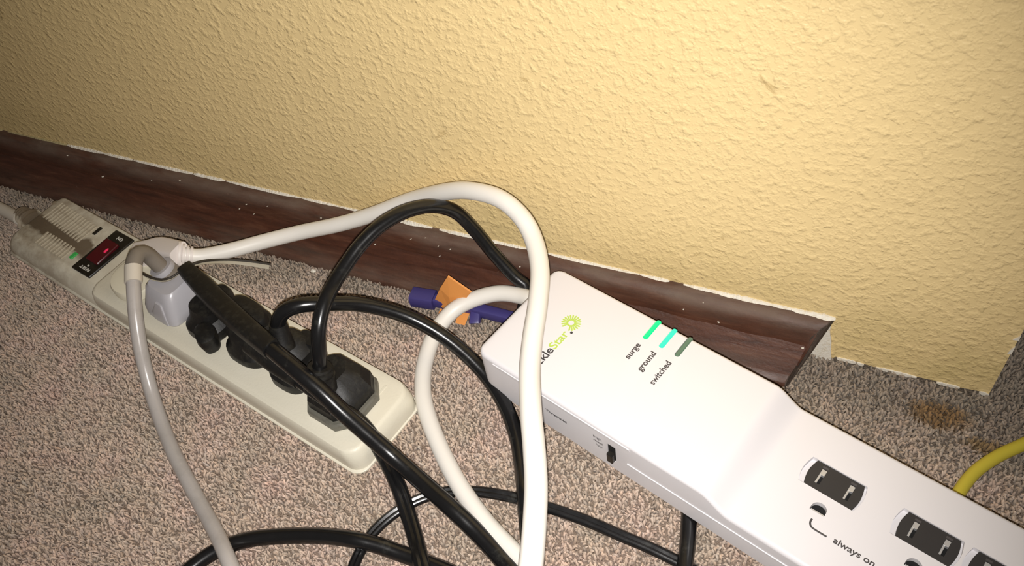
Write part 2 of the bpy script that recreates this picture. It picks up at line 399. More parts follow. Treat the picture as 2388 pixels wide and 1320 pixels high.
def block(x0, x1, y0, y1, z0, z1, r=.4, n=3):
    """box with rounded upright corners and chamfered top and bottom"""
    def rr(i, z):
        pts = []
        R = max(r, .01)
        for (cx, cy, a0) in ((x1 - R, y1 - R, 0), (x0 + R, y1 - R, 90), (x0 + R, y0 + R, 180), (x1 - R, y0 + R, 270)):
            for k in range(n + 1):
                a = math.radians(a0 + 90 * k / n)
                pts.append((cx + (R - i) * math.cos(a), cy + (R - i) * math.sin(a), z))
        return pts
    c = min(r * .5, (z1 - z0) * .3)
    return loft([rr(c * .9, z0), rr(0, z0 + c), rr(0, z1 - c), rr(c * .9, z1)])

def join(*vfs):
    v = []; f = []
    for a, b in vfs:
        o = len(v); v += list(a); f += [tuple(i + o for i in q) for q in b]
    return v, f

def moved(vf, fn):
    return [fn(p) for p in vf[0]], vf[1]

def prism(poly, d):
    """polygon of points plus a thickness vector"""
    n = len(poly); v = [tuple(p) for p in poly] + [tuple(p[i] + d[i] for i in range(3)) for p in poly]
    f = [tuple(range(n)), tuple(range(2 * n - 1, n - 1, -1))]
    f += [(i, (i + 1) % n, n + (i + 1) % n, n + i) for i in range(n)]
    return v, f

def text_part(name, s, size, origin, xdir, ydir, mat, root, parent=None, fit=None, bold=0.0):
    cu = bpy.data.curves.new('txt', 'FONT'); cu.body = s; cu.size = 1.0; cu.extrude = 0.0
    cu.offset = bold
    ob = bpy.data.objects.new('txt', cu); COL.objects.link(ob)
    bpy.context.view_layer.update()
    me = bpy.data.meshes.new_from_object(ob.evaluated_get(bpy.context.evaluated_depsgraph_get()))
    bpy.data.objects.remove(ob); bpy.data.curves.remove(cu)
    co = np.array([tuple(v.co) for v in me.vertices])
    w = co[:, 0].max() - co[:, 0].min(); x0 = co[:, 0].min()
    sx = (fit / w) if fit else size
    O, X, Y = Vector(origin), Vector(xdir), Vector(ydir); Zd = X.cross(Y)
    v = [tuple(O + X * ((c[0] - x0) * sx) + Y * (c[1] * size)) for c in co]
    f = [tuple(p.vertices) for p in me.polygons]
    bpy.data.meshes.remove(me)
    # give the print a hair of thickness
    n = len(v); v2 = v + [tuple(Vector(p) - Zd * .08) for p in v]
    m2 = bpy.data.meshes.new(name); m2.from_pydata([tuple(c * MM for c in p) for p in v], [], f)
    bm = bmesh.new(); bm.from_mesh(m2)
    ret = bmesh.ops.extrude_face_region(bm, geom=list(bm.faces))
    bmesh.ops.translate(bm, vec=-Zd * .08 * MM, verts=[g for g in ret['geom'] if isinstance(g, bmesh.types.BMVert)])
    bmesh.ops.recalc_face_normals(bm, faces=bm.faces); bm.to_mesh(m2); bm.free()
    return link(name, m2, mat, parent or root)

def cut(vf, cutters, smooth=35):
    """boolean difference, returned as a finished mesh"""
    a = link('tmp', mesh('tmp', *vf, smooth=0), None)
    tmp = []
    for c in cutters:
        o = link('tmpc', mesh('tmpc', *c, smooth=0), None); tmp.append(o)
        md = a.modifiers.new('b', 'BOOLEAN'); md.operation = 'DIFFERENCE'; md.solver = 'EXACT'; md.object = o
    bpy.context.view_layer.update()
    me = bpy.data.meshes.new_from_object(a.evaluated_get(bpy.context.evaluated_depsgraph_get()))
    for o in tmp + [a]:
        d = o.data; bpy.data.objects.remove(o); bpy.data.meshes.remove(d)
    me.polygons.foreach_set('use_smooth', [True] * len(me.polygons))
    me.set_sharp_from_angle(angle=math.radians(smooth))
    return me

# ------------------------------------------------------------------ setting
WALL_END = 76.0
def structure(o): o['kind'] = 'structure'; return o

def rough_line(x, s, seed):
    return noise.noise((x * s, seed * 7.3, .2))

def build_wall():
    # front face with a slightly ragged foot, the free end and the back
    xs = np.linspace(-1100, WALL_END, 260)
    front = []; rows = [0.0, .5]
    v = []; f = []
    for x in xs:
        foot = -4 if x < 0 else .8 + 1.2 * rough_line(x, .25, 1)
        v += [(x, 0, foot), (x, 0, 620), (x, 110, 620), (x, 110, -4)]
    n = len(xs)
    for i in range(n - 1):
        a, b = 4 * i, 4 * (i + 1)
        f += [(a, b, b + 1, a + 1), (a + 1, b + 1, b + 2, a + 2), (a + 2, b + 2, b + 3, a + 3)]
    f += [(0, 1, 2, 3), tuple(4 * (n - 1) + k for k in (3, 2, 1, 0))]
    w = structure(link('wall_back', mesh('wall_back', v, f, 0), M['wall']))
    tag(w, 'yellow textured plaster wall above the brown baseboard', 'wall')
    # bare plaster where the missing baseboard was torn away
    pl = [(x - (2.5 if x < -3.5 else 0), y, max(z, -3)) for x, y, z in PLASTER]
    fine = []
    for i in range(len(pl)):
        a, b = Vector(pl[i]), Vector(pl[(i + 1) % len(pl)])
        for k in range(5):
            p = a.lerp(b, k / 5); j = .9 * noise.noise((p.x * .9, p.z * .9, 3.1))
            fine.append((p.x + j, -1.0, p.z + j))
    o = link('plaster_patch', mesh('plaster_patch', *prism(fine, (0, 1.6, 0)), smooth=0), M['plaster'], w)
    o['label'] = 'torn white plaster at the cut end of the baseboard'
    # chipped white edge along the foot of the wall, in separate flakes
    x = 4.0
    while x < WALL_END - 2:
        ln = random.choice((random.uniform(2, 6), random.uniform(8, 22))); e1 = min(x + ln, WALL_END)
        k = max(5, int((e1 - x) / .6)); amp = random.uniform(.35, 1.25)
        top = []; bot = []
        for i in range(k + 1):
            xx = x + (e1 - x) * i / k; e = min(1, 5 * min(i, k - i) / k + .1)
            j = .6 * rough_line(xx, 1.2, 11) + .5 * rough_line(xx, .4, 12) + .3 * rough_line(xx, 2.9, 13)
            top.append((xx, -.6, .9 + amp * e * (.9 + 1.2 * j))); bot.append((xx, -.6, .2 - .8 * e))
        link('plaster_chip', mesh('plaster_chip', *prism(top + bot[::-1], (0, .9, 0)), smooth=0), M['plaster'], w)
        x = e1 + random.choice((.3, random.uniform(1, 10)))
    # chips up the free end
    z = 8.0
    while z < 140:
        ln = random.uniform(3, 7)
        if random.random() < .5:
            pts = [(WALL_END - random.uniform(.6, 2.6), -.5, z), (WALL_END + .2, -.5, z + .3), (WALL_END + .2, -.5, z + ln), (WALL_END - random.uniform(.3, 1.6), -.5, z + ln * .7)]
            link('plaster_chip', mesh('plaster_chip', *prism(pts, (0, .8, 0)), smooth=0), M['plaster'], w)
        z += ln + random.uniform(1, 9)
build_wall()

PROFILE = [(-26, -1.5), (-26, 1.5), (-25, 3.0), (-21, 4.6), (-16, 6.6), (-13.6, 9.2), (-12.0, 13), (-10.9, 17), (-10.0, 21), (-9.2, 25), (-8.2, 28), (-6.6, 30.2), (-4.4, 31.5), (-2, 32.2), (.5, 32.4)]
def build_baseboard():
    xs = list(np.linspace(-1050, -2, 240))
    v = []; f = []; n = len(PROFILE)
    for i, x in enumerate(xs):
        last = i == len(xs) - 1
        for (y, z) in PROFILE:
            ay = max(0, -y); cutx = -5.0 * min(1, max(0, (31 - z) / 19)) - .74 * min(10, ay) - .22 * max(0, ay - 10)
            k_ = max(0, min(1, (x + 30) / 28)); xx = x + cutx * k_
            if last: xx += .9 * noise.noise((y * .5, z * .5, 1.7))
            dz = .5 * rough_line(x, .02, 2) * (z / 32)
            v.append((xx, y + .35 * rough_line(x + z, .05, 5), z + dz))
    for i in range(len(xs) - 1):
        for k in range(n - 1):
            a = i * n + k; f.append((a, a + 1, a + 1 + n, a + n))
        a = i * n; f.append((a + n - 1, a, a + n, a + 2 * n - 1))
    f += [tuple(range(n)), tuple(range(len(v) - 1, len(v) - n - 1, -1))]
    b = structure(link('baseboard_back', mesh('baseboard_back', v, f, 40), M['wood']))
    tag(b, 'dark brown wooden baseboard, scuffed and dusty, cut off at its right end', 'baseboard')
    last = v[-n:]
    ce = link('cut_end', mesh('cut_end', *prism([(p[0] + .15, p[1], p[2]) for p in last], (.6, 0, 0)), smooth=0), M['end_grain'], b)
    ce['label'] = 'dirty dark cut end of the board'
    # ragged line of white filler between board and paint
    seg = -1040.0; 
    while seg < -3:
        ln = random.uniform(8, 60); e1 = min(seg + ln, -1.5); k = max(5, int((e1 - seg) / .7))
        bright = (seg + 1040) / 1040
        top = []; bot = []
        for i in range(k + 1):
            x = seg + (e1 - seg) * i / k; en = min(1, 6 * min(i, k - i) / k + .15)
            w = max(.05, .45 + .9 * bright * (rough_line(x, .08, 9) + .35)) * en
            j = .5 * rough_line(x, 1.3, 3) + .35 * rough_line(x, .45, 8) + .2 * rough_line(x, 3.1, 6)
            top.append((x, -.6 - .4 * en, 32.5 + w * (.9 + 1.3 * j)))
            bot.append((x, -1.0 - 1.2 * w, 32.2 - w * (.15 + .9 * max(0, rough_line(x, .7, 4)) + .5 * max(0, rough_line(x, 2.2, 5)))))
        vv = []; ff = []
        for t_, b_ in zip(top, bot): vv += [t_, b_, (t_[0], .4, t_[2]), (b_[0], .4, b_[2] - .2)]
        for i in range(k):
            a, c = 4 * i, 4 * i + 4
            ff += [(a, a + 1, c + 1, c), (a, c, c + 2, a + 2), (a + 1, a + 3, c + 3, c + 1)]
        ff += [(0, 2, 3, 1), (4 * k, 4 * k + 1, 4 * k + 3, 4 * k + 2)]
        link('filler_line', mesh('filler_line', vv, ff, 0), M['plaster'] if bright > random.uniform(.35, .6) else M['plaster_dull'], b)
        seg = e1 + random.choice((.1, .3, 1.0, random.uniform(1, 9)))
    # paint flecks stuck to the board
    def on_board(x, z):
        for (y0, z0), (y1, z1) in zip(PROFILE, PROFILE[1:]):
            if z0 <= z <= z1 and z1 > z0:
                tn = Vector((0, y1 - y0, z1 - z0)).normalized()
                return Vector((x, y0 + (y1 - y0) * (z - z0) / (z1 - z0), z)), tn, Vector((0, -tn.z, tn.y))
        return Vector((x, -8, z)), Vector((0, 0, 1)), Vector((0, -1, 0))
    spots = [(-13.5, 17, .9), (-16.2, 14, 1.4), (-18.2, 11.5, .9), (-19.4, 9.5, .9)]
    spots += [(random.uniform(-640, -20), random.uniform(4, 30), random.uniform(.3, .75)) for _ in range(46)]
    for x, z, r in spots:
        c, tn, nr = on_board(x, z)
        a = random.uniform(-.5, .5); e = random.uniform(.35, .8)
        vf = loft([[tuple(c + nr * h + Vector((1, 0, 0)) * (s * r * (math.cos(a) * p[0] - math.sin(a) * p[1] * e)) + tn * (s * r * (math.sin(a) * p[0] + math.cos(a) * p[1] * e))) for p in ((1, 0), (.4, .9), (-.5, .7), (-1, 0), (-.4, -.8), (.6, -.7))] for s, h in ((1, -.2), (.75, .75))])
        link('paint_fleck', mesh('paint_fleck', *vf, smooth=0), M['plaster'], b)
build_baseboard()

def build_floor():
    v = [(-1500, -1300, -3), (1300, -1300, -3), (1300, 1100, -3), (-1500, 1100, -3)]
    v += [(x, y, -20) for x, y, z in v]
    f = [(0, 1, 2, 3), (7, 6, 5, 4), (0, 4, 5, 1), (1, 5, 6, 2), (2, 6, 7, 3), (3, 7, 4, 0)]
    fl = structure(link('floor', mesh('floor', v, f, 0), M['floor']))
    tag(fl, 'beige and pinkish cut-pile carpet floor', 'floor')
    # the pile: one leaning, tapered tuft after another
    sp = 1.55
    gx, gy = np.meshgrid(np.arange(-900, 260, sp), np.arange(-420, 160, sp))
    x = gx.ravel() + rng.uniform(-.75, .75, gx.size); y = gy.ravel() + rng.uniform(-.75, .75, gx.size)
    keep = ((y < -22) & (x < 260)) | ((y < 0.2) & (x > -22 + 0 * y) & (y < -.2)) | ((x > WALL_END + .5) & (y >= -1))
    keep &= ~((y > 0) & (x < WALL_END + .5))
    # wedge the picture and a step to either side of it can see
    P = np.stack([x, y, np.zeros_like(x)], 1) - np.array(CAM_POS)[None]
    dz = P @ np.array(fwd); px = P @ np.array(right) / dz * FOCAL; py = P @ np.array(up) / dz * FOCAL
    keep &= (dz > 50) & (np.abs(px) < 1194 * 1.75) & (np.abs(py) < 660 * 1.95)
    keep &= ~((y > 40) & (x > 100 + y))
    x, y = x[keep], y[keep]
    n = len(x)
    hgt = rng.uniform(3.1, 4.9, n); lean = rng.uniform(.2, 2.4, n); az = rng.uniform(0, 2 * np.pi, n)
    r0 = rng.uniform(.7, 1.1, n)
    S = 4
    prof = [(.15, .85, 0.0), (.72, 1.0, .5), (1.0, .4, 1.0)]
    V = np.zeros((n, len(prof) * S, 3), np.float32)
    tw = rng.uniform(0, 6.28, n)
    flat = rng.uniform(.6, 1.0, n)
    for j, (t, rr, ln) in enumerate(prof):
        for k in range(S):
            th = 2 * np.pi * k / S + tw + t * 1.3
            V[:, j * S + k, 0] = x + np.cos(az) * lean * ln + r0 * rr * np.cos(th)
            V[:, j * S + k, 1] = y + np.sin(az) * lean * ln + r0 * rr * flat * np.sin(th)
            V[:, j * S + k, 2] = -3.4 + hgt * t
    nv = len(prof) * S
    quads = []
    for j in range(len(prof) - 1):
        for k in range(S):
            quads.append((j * S + k, j * S + (k + 1) % S, (j + 1) * S + (k + 1) % S, (j + 1) * S + k))
    nq = len(quads)
    Q = (np.array(quads)[None] + (np.arange(n) * nv)[:, None, None]).reshape(-1)
    capi = np.arange((len(prof) - 1) * S, len(prof) * S)
    Cc = (capi[None] + (np.arange(n) * nv)[:, None]).reshape(-1)
    me = bpy.data.meshes.new('carpet_pile')
    me.vertices.add(n * nv); me.vertices.foreach_set('co', (V.reshape(-1) * MM))
    loops = np.concatenate([Q, Cc]).astype(np.int32)
    me.loops.add(len(loops)); me.loops.foreach_set('vertex_index', loops)
    npoly = n * nq + n
    starts = np.concatenate([np.arange(n * nq) * 4, n * nq * 4 + np.arange(n) * S]).astype(np.int32)
    me.polygons.add(npoly); me.polygons.foreach_set('loop_start', starts)
    me.update(calc_edges=True)
    me.polygons.foreach_set('use_smooth', np.ones(npoly, bool))
    val = np.clip(rng.normal(1.0, .12, n), .6, 1.4); hue = rng.normal(0, .022, n)
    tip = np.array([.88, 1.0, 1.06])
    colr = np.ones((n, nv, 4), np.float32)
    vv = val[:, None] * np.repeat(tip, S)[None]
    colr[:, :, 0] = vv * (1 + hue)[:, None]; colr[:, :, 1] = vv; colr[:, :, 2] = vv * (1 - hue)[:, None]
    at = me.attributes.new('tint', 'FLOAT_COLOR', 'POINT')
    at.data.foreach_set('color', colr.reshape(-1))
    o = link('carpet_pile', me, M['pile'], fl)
    o['kind'] = 'stuff'
    
build_floor()

# ------------------------------------------------------------------ beige power strip
S_ORG, S_ANG = (-196.1, -97.7, 0.0), 0.2104
def SL(u, v, z):
    c, s = math.cos(S_ANG), math.sin(S_ANG)
    return (S_ORG[0] + u * c - v * s, S_ORG[1] - u * s - v * c, z)

def build_strip():
    root = empty('power_strip', S_ORG, -S_ANG)
    tag(root, 'old beige power strip with a lit red switch, crowded with plugs', 'power strip')
    def rr(x0, x1, y0, y1, z, R, n=6):
        pts = []
        for (cx, cy, a0) in ((x1 - R, y1 - R, 0), (x0 + R, y1 - R, 90), (x0 + R, y0 + R, 180), (x1 - R, y0 + R, 270)):
            for k in range(n + 1):
                a = math.radians(a0 + 90 * k / n); pts.append((cx + R * math.cos(a), cy + R * math.sin(a), z))
        return pts
    # foot plate with a thin lip, then the vented switch end, then the raised outlet deck
    part('base', loft([rr(-325, .5, -48, 3, -1, 7), rr(-326, 1.5, -48.8, 3.6, 0, 7.5), rr(-326, 1.5, -48.8, 3.6, 1.1, 7.5), rr(-325.4, .8, -48, 3, 1.6, 7)]), M['strip'], root)
    part('switch_end', loft([rr(-324.5, -210, -47.5, 2.6, 1, 5), rr(-324, -210, -47, 2.5, 5, 5), rr(-323, -210, -45.4, 2.3, 8, 5), rr(-322, -211, -42.5, 1.8, 10.6, 4.5), rr(-320, -212, -39, .8, 11.8, 4)]), M['strip'], root)
    part('outlet_deck', loft([rr(-228, .8, -47.6, 2.8, 1, 8), rr(-227.6, .2, -47.6, 2.8, 8, 8), rr(-226.4, -1.6, -47.0, 2.6, 13.6, 9), rr(-225.2, -2.8, -46.2, 2.0, 14.9, 8.5), rr(-223.6, -4, -45, 1.0, 15.3, 8)]), M['strip'], root)
    # vent ribs
    rib = mesh('vent_rib', *block(-.8, .8, -8.2, 8.2, 0, 1.0, .6))
    rib2 = mesh('vent_rib', *block(-.8, .8, -5.6, 5.6, 0, 1.0, .6))
    for i in range(14):
        link('vent_rib', rib, M['rib'], root, (-315 + i * 3.3, -11 - .2 * i, 11.5))
    for i in range(10):
        link('vent_rib', rib2, M['rib'], root, (-299 + i * 3.3, -31.2, 11.5))
    lump = mesh('dust_clump', *loft([ring(0, 0, 0, 3.2, 2.6, 2.2), ring(.2, .1, .9, 2.7, 2.0, 2), ring(.3, 0, 1.4, 1.2, .9, 2)]))
    for (x, y, r) in ((-321, -6, .9), (-318, -22, .7), (-312, -37, .7)):
        o = link('dust_clump', lump, M['dust'], root, (x, y, 10.8)); o.scale = (r, r, r); o.rotation_euler = (0, 0, x)
    part('indicator_slot', block(-269.5, -266.5, -11.5, -4.5, 11.4, 12.1, .4), M['dark_panel'], root)
    o = part('indicator_lamp', block(-265, -262, -33.4, -28, 11.4, 12.7, .5), M['led_dim'], root); o['label'] = 'small green indicator lamp'
    # rocker switch in its black panel
    sw = part('switch_panel', block(-255.5, -236.5, -38, -1.2, 11.0, 13.0, .8), M['dark_panel'], root)
    def rock(p): return (p[0], p[1], p[2] + (p[1] + 20) * .07)
    rk = part('rocker', moved(block(-252.6, -240.2, -28.5, -10, 12, 14.4, 1.0), rock), M['rocker'], root, parent=sw)
    rk['label'] = 'dark red rocker button'
    part('neon_lamp', loft([ring(-243.6, -17.6, 13.6, .9, 2.1, 2.4), ring(-243.6, -17.6, 14.9, .8, 1.9, 2.2), ring(-243.6, -17.6, 15.15, .3, .9, 2)]), M['rocker_glow'], root, parent=sw)
    text_part('switch_text', 'ON', 3.4, (-243.0, -4.6, 13.15), (-1, 0, 0), (0, -1, 0), M['ink_white'], root, sw, bold=.02)
    text_part('switch_text', 'RESET', 3.0, (-240.8, -33.2, 13.15), (-1, 0, 0), (0, -1, 0), M['ink_white'], root, sw, fit=9.5, bold=.02)
    part('switch_dot', loft([ring(-245.4, -31.6, 13.0, .75, .75, 2, n=14), ring(-245.4, -31.6, 13.2, .7, .7, 2, n=14)]), M['ink_white'], root, parent=sw)
    # strain relief and cord at the far end
    part('strain_relief', tube([(-324, -24, 8), (-330, -24, 8.2), (-338, -24, 8.6)], lambda t: ((9, 7) if t < .35 else (6.6, 6.0)) if int(t * 12) % 2 else ((8.2, 6.4) if t < .35 else (5.8, 5.4)), 18, smoothpath=True, step=1.0), M['strip'], root)
    part('cord', tube(STRIP_CORD, 4.3, 14), M['grey_sleeve'], root, world=True)
    part('moulded_bar', block(-15.5, -13.9, -16, -4, 14.9, 15.6, .6), M['strip'], root)
build_strip()

# ------------------------------------------------------------------ white surge protector
B_ORG, B_ANG, BW, BH, BL = (-144.6, -12.9, 8.0), 0.2981, 67.5, 31.1, 23.0
B_END = 345.0
def top_z(u):
    t = min(1, max(0, (u - 130) / 15.5)); t = t * t * (3 - 2 * t)
    return BH + (BL - BH) * t

def build_box():
    root = empty('surge_protector', B_ORG, -B_ANG)
    tag(root, 'long white surge protector with two lit green bars, trailing a thick white cord', 'surge protector')
    us = [0, .3, .8, 1.6, 2.6, 4, 6, 10] + list(np.linspace(30, 126, 5)) + list(np.linspace(129, 147, 19)) + [155, 200, 250, 300, B_END - 4, B_END - 1.5, B_END - .4, B_END]
    rings = []
    R, fr = 6.0, 2.2
    for u in us:
        e = min(u, B_END - u)
        ins = R - math.sqrt(max(0, R * R - (R - e) ** 2)) if e < R else 0
        drop = fr - math.sqrt(max(0, fr * fr - (fr - e) ** 2)) if e < fr else 0
        ze = top_z(u) - drop * .9; y0, y1 = -BW + ins, -ins
        pts = [(u, y0 + .8, 0), (u, y0, .8)]
        for k in range(7):
            a = math.radians(180 - 90 * k / 6); pts.append((u, y0 + fr + fr * math.cos(a), ze - fr + fr * math.sin(a)))
        for k in range(7):
            a = math.radians(90 - 90 * k / 6); pts.append((u, y1 - fr + fr * math.cos(a), ze - fr + fr * math.sin(a)))
        pts += [(u, y1, .8), (u, y1 - .8, 0)]
        rings.append(pts)
    body = loft(rings)
    OUT = [162.4, 203.5, 232.3]          # left edges of the black shutters
    def slot_poly(x0, x1, y0, y1, bl, z0, z1, n=8):
        lo = []
        for k in range(n + 1):
            t = k / n; lo.append((x1 + bl * math.sin(math.pi * t), y0 + (y1 - y0) * t))
        for k in range(n + 1):
            t = k / n; lo.append((x0 - bl * math.sin(math.pi * t), y1 + (y0 - y1) * t))
        return loft([[(a, b, z0) for a, b in lo], [(a, b, z1) for a, b in lo]])
    def dee(cx, cy, w, h, z0, z1):
        pts = [(cx - w / 2, cy - h / 2), (cx + w / 2, cy - h / 2)] + [(cx + w / 2 * math.cos(math.radians(a)), cy - h / 2 + h * .35 + h * .65 * math.sin(math.radians(a))) for a in range(0, 181, 18)]
        return loft([[(a, b, z0) for a, b in pts], [(a, b, z1) for a, b in pts]])
    cutters = []
    for x in OUT:
        cutters.append(slot_poly(x - 2.4, x + 22.6, -33.8, -20.0, 1.3, BL - 2.6, BL + 3))
        cutters.append(dee(x + 11.0, -40.6, 6.6, 5.0, BL - 7, BL + 3))
    for lx in (65.4, 74.8, 83.8): cutters.append(block(lx - 1.35, lx + 1.35, -13.6, 3, BH - 1.2, BH + 3, 1.1))
    cutters.append(block(81.4, 86.0, -BW - 3, -BW + 2.5, 8.5, 21.5, .3))
    me = cut(body, cutters, 32)
    bo = link('body', me, M['white'], root)
    # outlets: black shutter with two slots over bright contacts, earth hole below
    for i, x in enumerate(OUT):
        sh = cut(slot_poly(x, x + 21.6, -33.6, -20.2, 1.2, BL - 2.5, BL - .5), [block(x + 3.4, x + 5.7, -30.6, -22.7, BL - 4, BL + 2, .15), block(x + 16.4, x + 18.7, -30.6, -22.7, BL - 4, BL + 2, .15)])
        so = link('outlet_shutter', sh, M['shutter'], root)
        for sx in (x + 3.4, x + 16.4):
            part('slot_back', block(sx - .3, sx + 2.6, -31, -22.3, BL - 2.59, BL - 2.49, .05), M['hole'], root, parent=so)
            part('contact', join(block(sx + .05, sx + .95, -30.4, -23, BL - 2.4, BL - .8, .1), block(sx + .05, sx + 2.25, -25.7, -22.8, BL - 2.4, BL - .7, .1)), M['metal'], root, parent=so)
            part('moulded_mark', block(sx - .3, sx + 2.4, -22.3, -21.3, BL - .6, BL - .42, .2), M['ink'], root, parent=so)
        part('earth_hole', dee(x + 11.0, -40.3, 6.5, 4.0, BL - 6.9, BL - 2.5), M['hole'], root)
        part('earth_contact', block(x + 8.0, x + 14.0, -42.9, -41.9, BL - 6.5, BL - 1.2, .1), M['metal'], root)
    # three status bars that wrap over the far edge
    for lx, mt, lab in ((65.4, 'led_green', 'lit green status bar'), (74.8, 'led_cyan', 'lit cyan-green status bar'), (83.8, 'led_off', 'unlit dark green status bar')):
        o = part('status_bar', block(lx - 1.25, lx + 1.25, -13.4, .35, BH - 5, BH + .12, 1.0, 5), M[mt], root); o['label'] = lab
    zt = BH + .1
    text_part('label_text', 'surge', 4.4, (66.3, -28.0, zt), (0, 1, 0), (-1, 0, 0), M['ink'], root, fit=10.4, bold=.02)
    text_part('label_text', 'ground', 4.4, (75.3, -30.6, zt), (0, 1, 0), (-1, 0, 0), M['ink'], root, fit=13.0, bold=.02)
    text_part('label_text', 'switched', 4.4, (84.4, -33.6, zt), (0, 1, 0), (-1, 0, 0), M['ink'], root, fit=15.4, bold=.02)
    text_part('logo_text', 'Trickle', 6.4, (33.0, -64.2, zt), (0, 1, 0), (-1, 0, 0), M['ink_dark'], root, fit=19.6, bold=.015)
    o = text_part('logo_text', 'Star', 6.4, (33.0, -44.2, zt), (0, 1, 0), (-1, 0, 0), M['ink_lime'], root, fit=12.0, bold=.015); o['label'] = 'lime green lettering'
    part('logo_dot', loft([ring(33.4, -31.0, BH - .05, .75, .75, 2, n=14), ring(33.4, -31.0, BH + .1, .7, .7, 2, n=14)]), M['ink_dark'], root)
    vf = []
    for k in range(20):
        a = 2 * math.pi * k / 20 + .1
        if abs((math.degrees(a) - 268 + 180) % 360 - 180) < 24: continue
        c, s = math.cos(a), math.sin(a)
        def pt(r, w): return (29.6 + r * c - w * s, -26.2 + r * s + w * c, BH - .05)
        vf.append(prism([pt(2.1, -.30), pt(4.7, -.46), pt(5.3, 0), pt(4.7, .46), pt(2.1, .30)], (0, 0, .15)))
    inner = []
    for k in range(25):
        a = 2 * math.pi * k / 24
        inner.append((math.cos(a), math.sin(a)))
    vv = []; ff = []
    for c, s in inner[:-1]:
        vv += [(29.6 + 1.5 * c, -26.2 + 1.5 * s, BH + .09), (29.6 + 2.5 * c, -26.2 + 2.5 * s, BH + .09)]
    n = len(vv)
    ff = [(i, i + 1, (i + 3) % n, (i + 2) % n) for i in range(0, n, 2)]
    vf.append((vv, ff))
    o = part('logo_starburst', join(*vf), M['ink_lime'], root, smooth=0); o['label'] = 'lime green starburst mark'
    # bracket and lettering beside the first outlets
    zb = BL + .06
    part('bracket_mark', join(tube([(173.2, -46.8, zb), (173.3, -48.6, zb), (174.4, -50.1, zb), (176.5, -50.5, zb), (181.6, -50.5, zb)], lambda t: (.42, .1), 8, upv=(0, 0, 1), step=.6)), M['ink'], root)
    text_part('label_text', 'always on', 3.9, (184.6, -51.2, zb + .05), (1, 0, 0), (0, 1, 0), M['ink'], root, fit=17.6, bold=.02)
    # seam lines, small print and slide switch along the front
    part('seam_line', tube([(11.5, -BW - .05, 28.0), (94, -BW - .05, 28.0)], lambda t: (.45, .75), 8, shape='box', upv=(0, 0, 1), smoothpath=False), M['white'], root)
    part('seam_line', tube([(92.5, -BW - .05, 13.8), (B_END - 8, -BW - .05, 13.8)], lambda t: (.4, .5), 8, shape='box', upv=(0, 0, 1), smoothpath=False), M['white'], root)
    yf = -BW - .08
    text_part('small_print', 'Threshold', 2.6, (43.8, yf, 15.4), (1, 0, 0), (0, 0, 1), M['ink_dark'], root, fit=13, bold=.02)
    for s, z, w in (('high', 19.8, 4.8), ('med', 16.4, 5.2), ('low', 13.2, 4.2)):
        text_part('small_print', s, 2.5, (73.2 if s != 'low' else 74.4, yf, z), (1, 0, 0), (0, 0, 1), M['ink'], root, fit=w)
    sl = part('slide_switch', block(81.5, 85.9, -BW + .2, -BW + 2.4, 8.6, 21.4, .2), M['hole'], root)
    part('slide_knob', block(82.0, 85.4, -BW - 2.2, -BW + 1.5, 8.9, 15.5, .4), M['dark_panel'], root, parent=sl)
    # one continuous cord from the left end of the body, looping over the floor, up and over to its plug
    c, s = math.cos(B_ANG), math.sin(B_ANG)
    def BLw(u, v, z): return (B_ORG[0] + u * c - v * s, B_ORG[1] - u * s - v * c, B_ORG[2] + z)
    path = list(WHITE_OUT) + list(WHITE_LOOP) + list(WHITE_BACK) + [BLw(2, 19, 17)]
    part('cord', tube(path, 4.6, 18), M['white_cord'], root, world=True)
    # flat round plug pressed into the first socket
    pr = [ring(*SL(-199, 24, z)[:2], z, a, b, 2.2, -S_ANG, 40) for z, a, b in ((15.5, 15.2, 15.2), (16.5, 16, 16), (21, 16, 16), (22.5, 15.2, 15.2), (23, 12, 12))]
    pg = part('plug', loft(pr), M['disc'], root, world=True); pg['label'] = 'round cream plug with a ribbed white neck'
    neck = [SL(-205, 10, 26), SL(-196, 6, 29), tuple(WHITE_OUT[0])]
    part('plug_neck', tube([SL(-208, 14, 25), SL(-200, 9, 27), SL(-193, 5, 29), tuple(WHITE_OUT[0])], lambda t: (7.5 - t * .8, 6.5 - t * .2), 20, shape='box', upv=(0, 0, 1)), M['plug_white'], root, world=True, parent=pg)
    w0, w1 = Vector(WHITE_OUT[0]), Vector(WHITE_OUT[1]); d = (w1 - w0).normalized()
    for k, rr_ in enumerate((8.4, 7.0, 6.0, 5.6)):
        a = w0 + d * (k * 2.3 - 2.2)
        part('neck_rib', tube([a, a + d * .6, a + d * 1.5], lambda t, r=rr_: (r - .4 * abs(t - .5), r - .4 * abs(t - .5)), 20, smoothpath=False), M['plug_white'], root, world=True, parent=pg)
build_box()

# ------------------------------------------------------------------ grey cord with its moulded plug
def local_thing(name, label, cat, loc, group=None):
    o = empty(name, loc); tag(o, label, cat, group or ('black cords plugged into the beige strip' if name == 'black_power_cord' else None)); return o

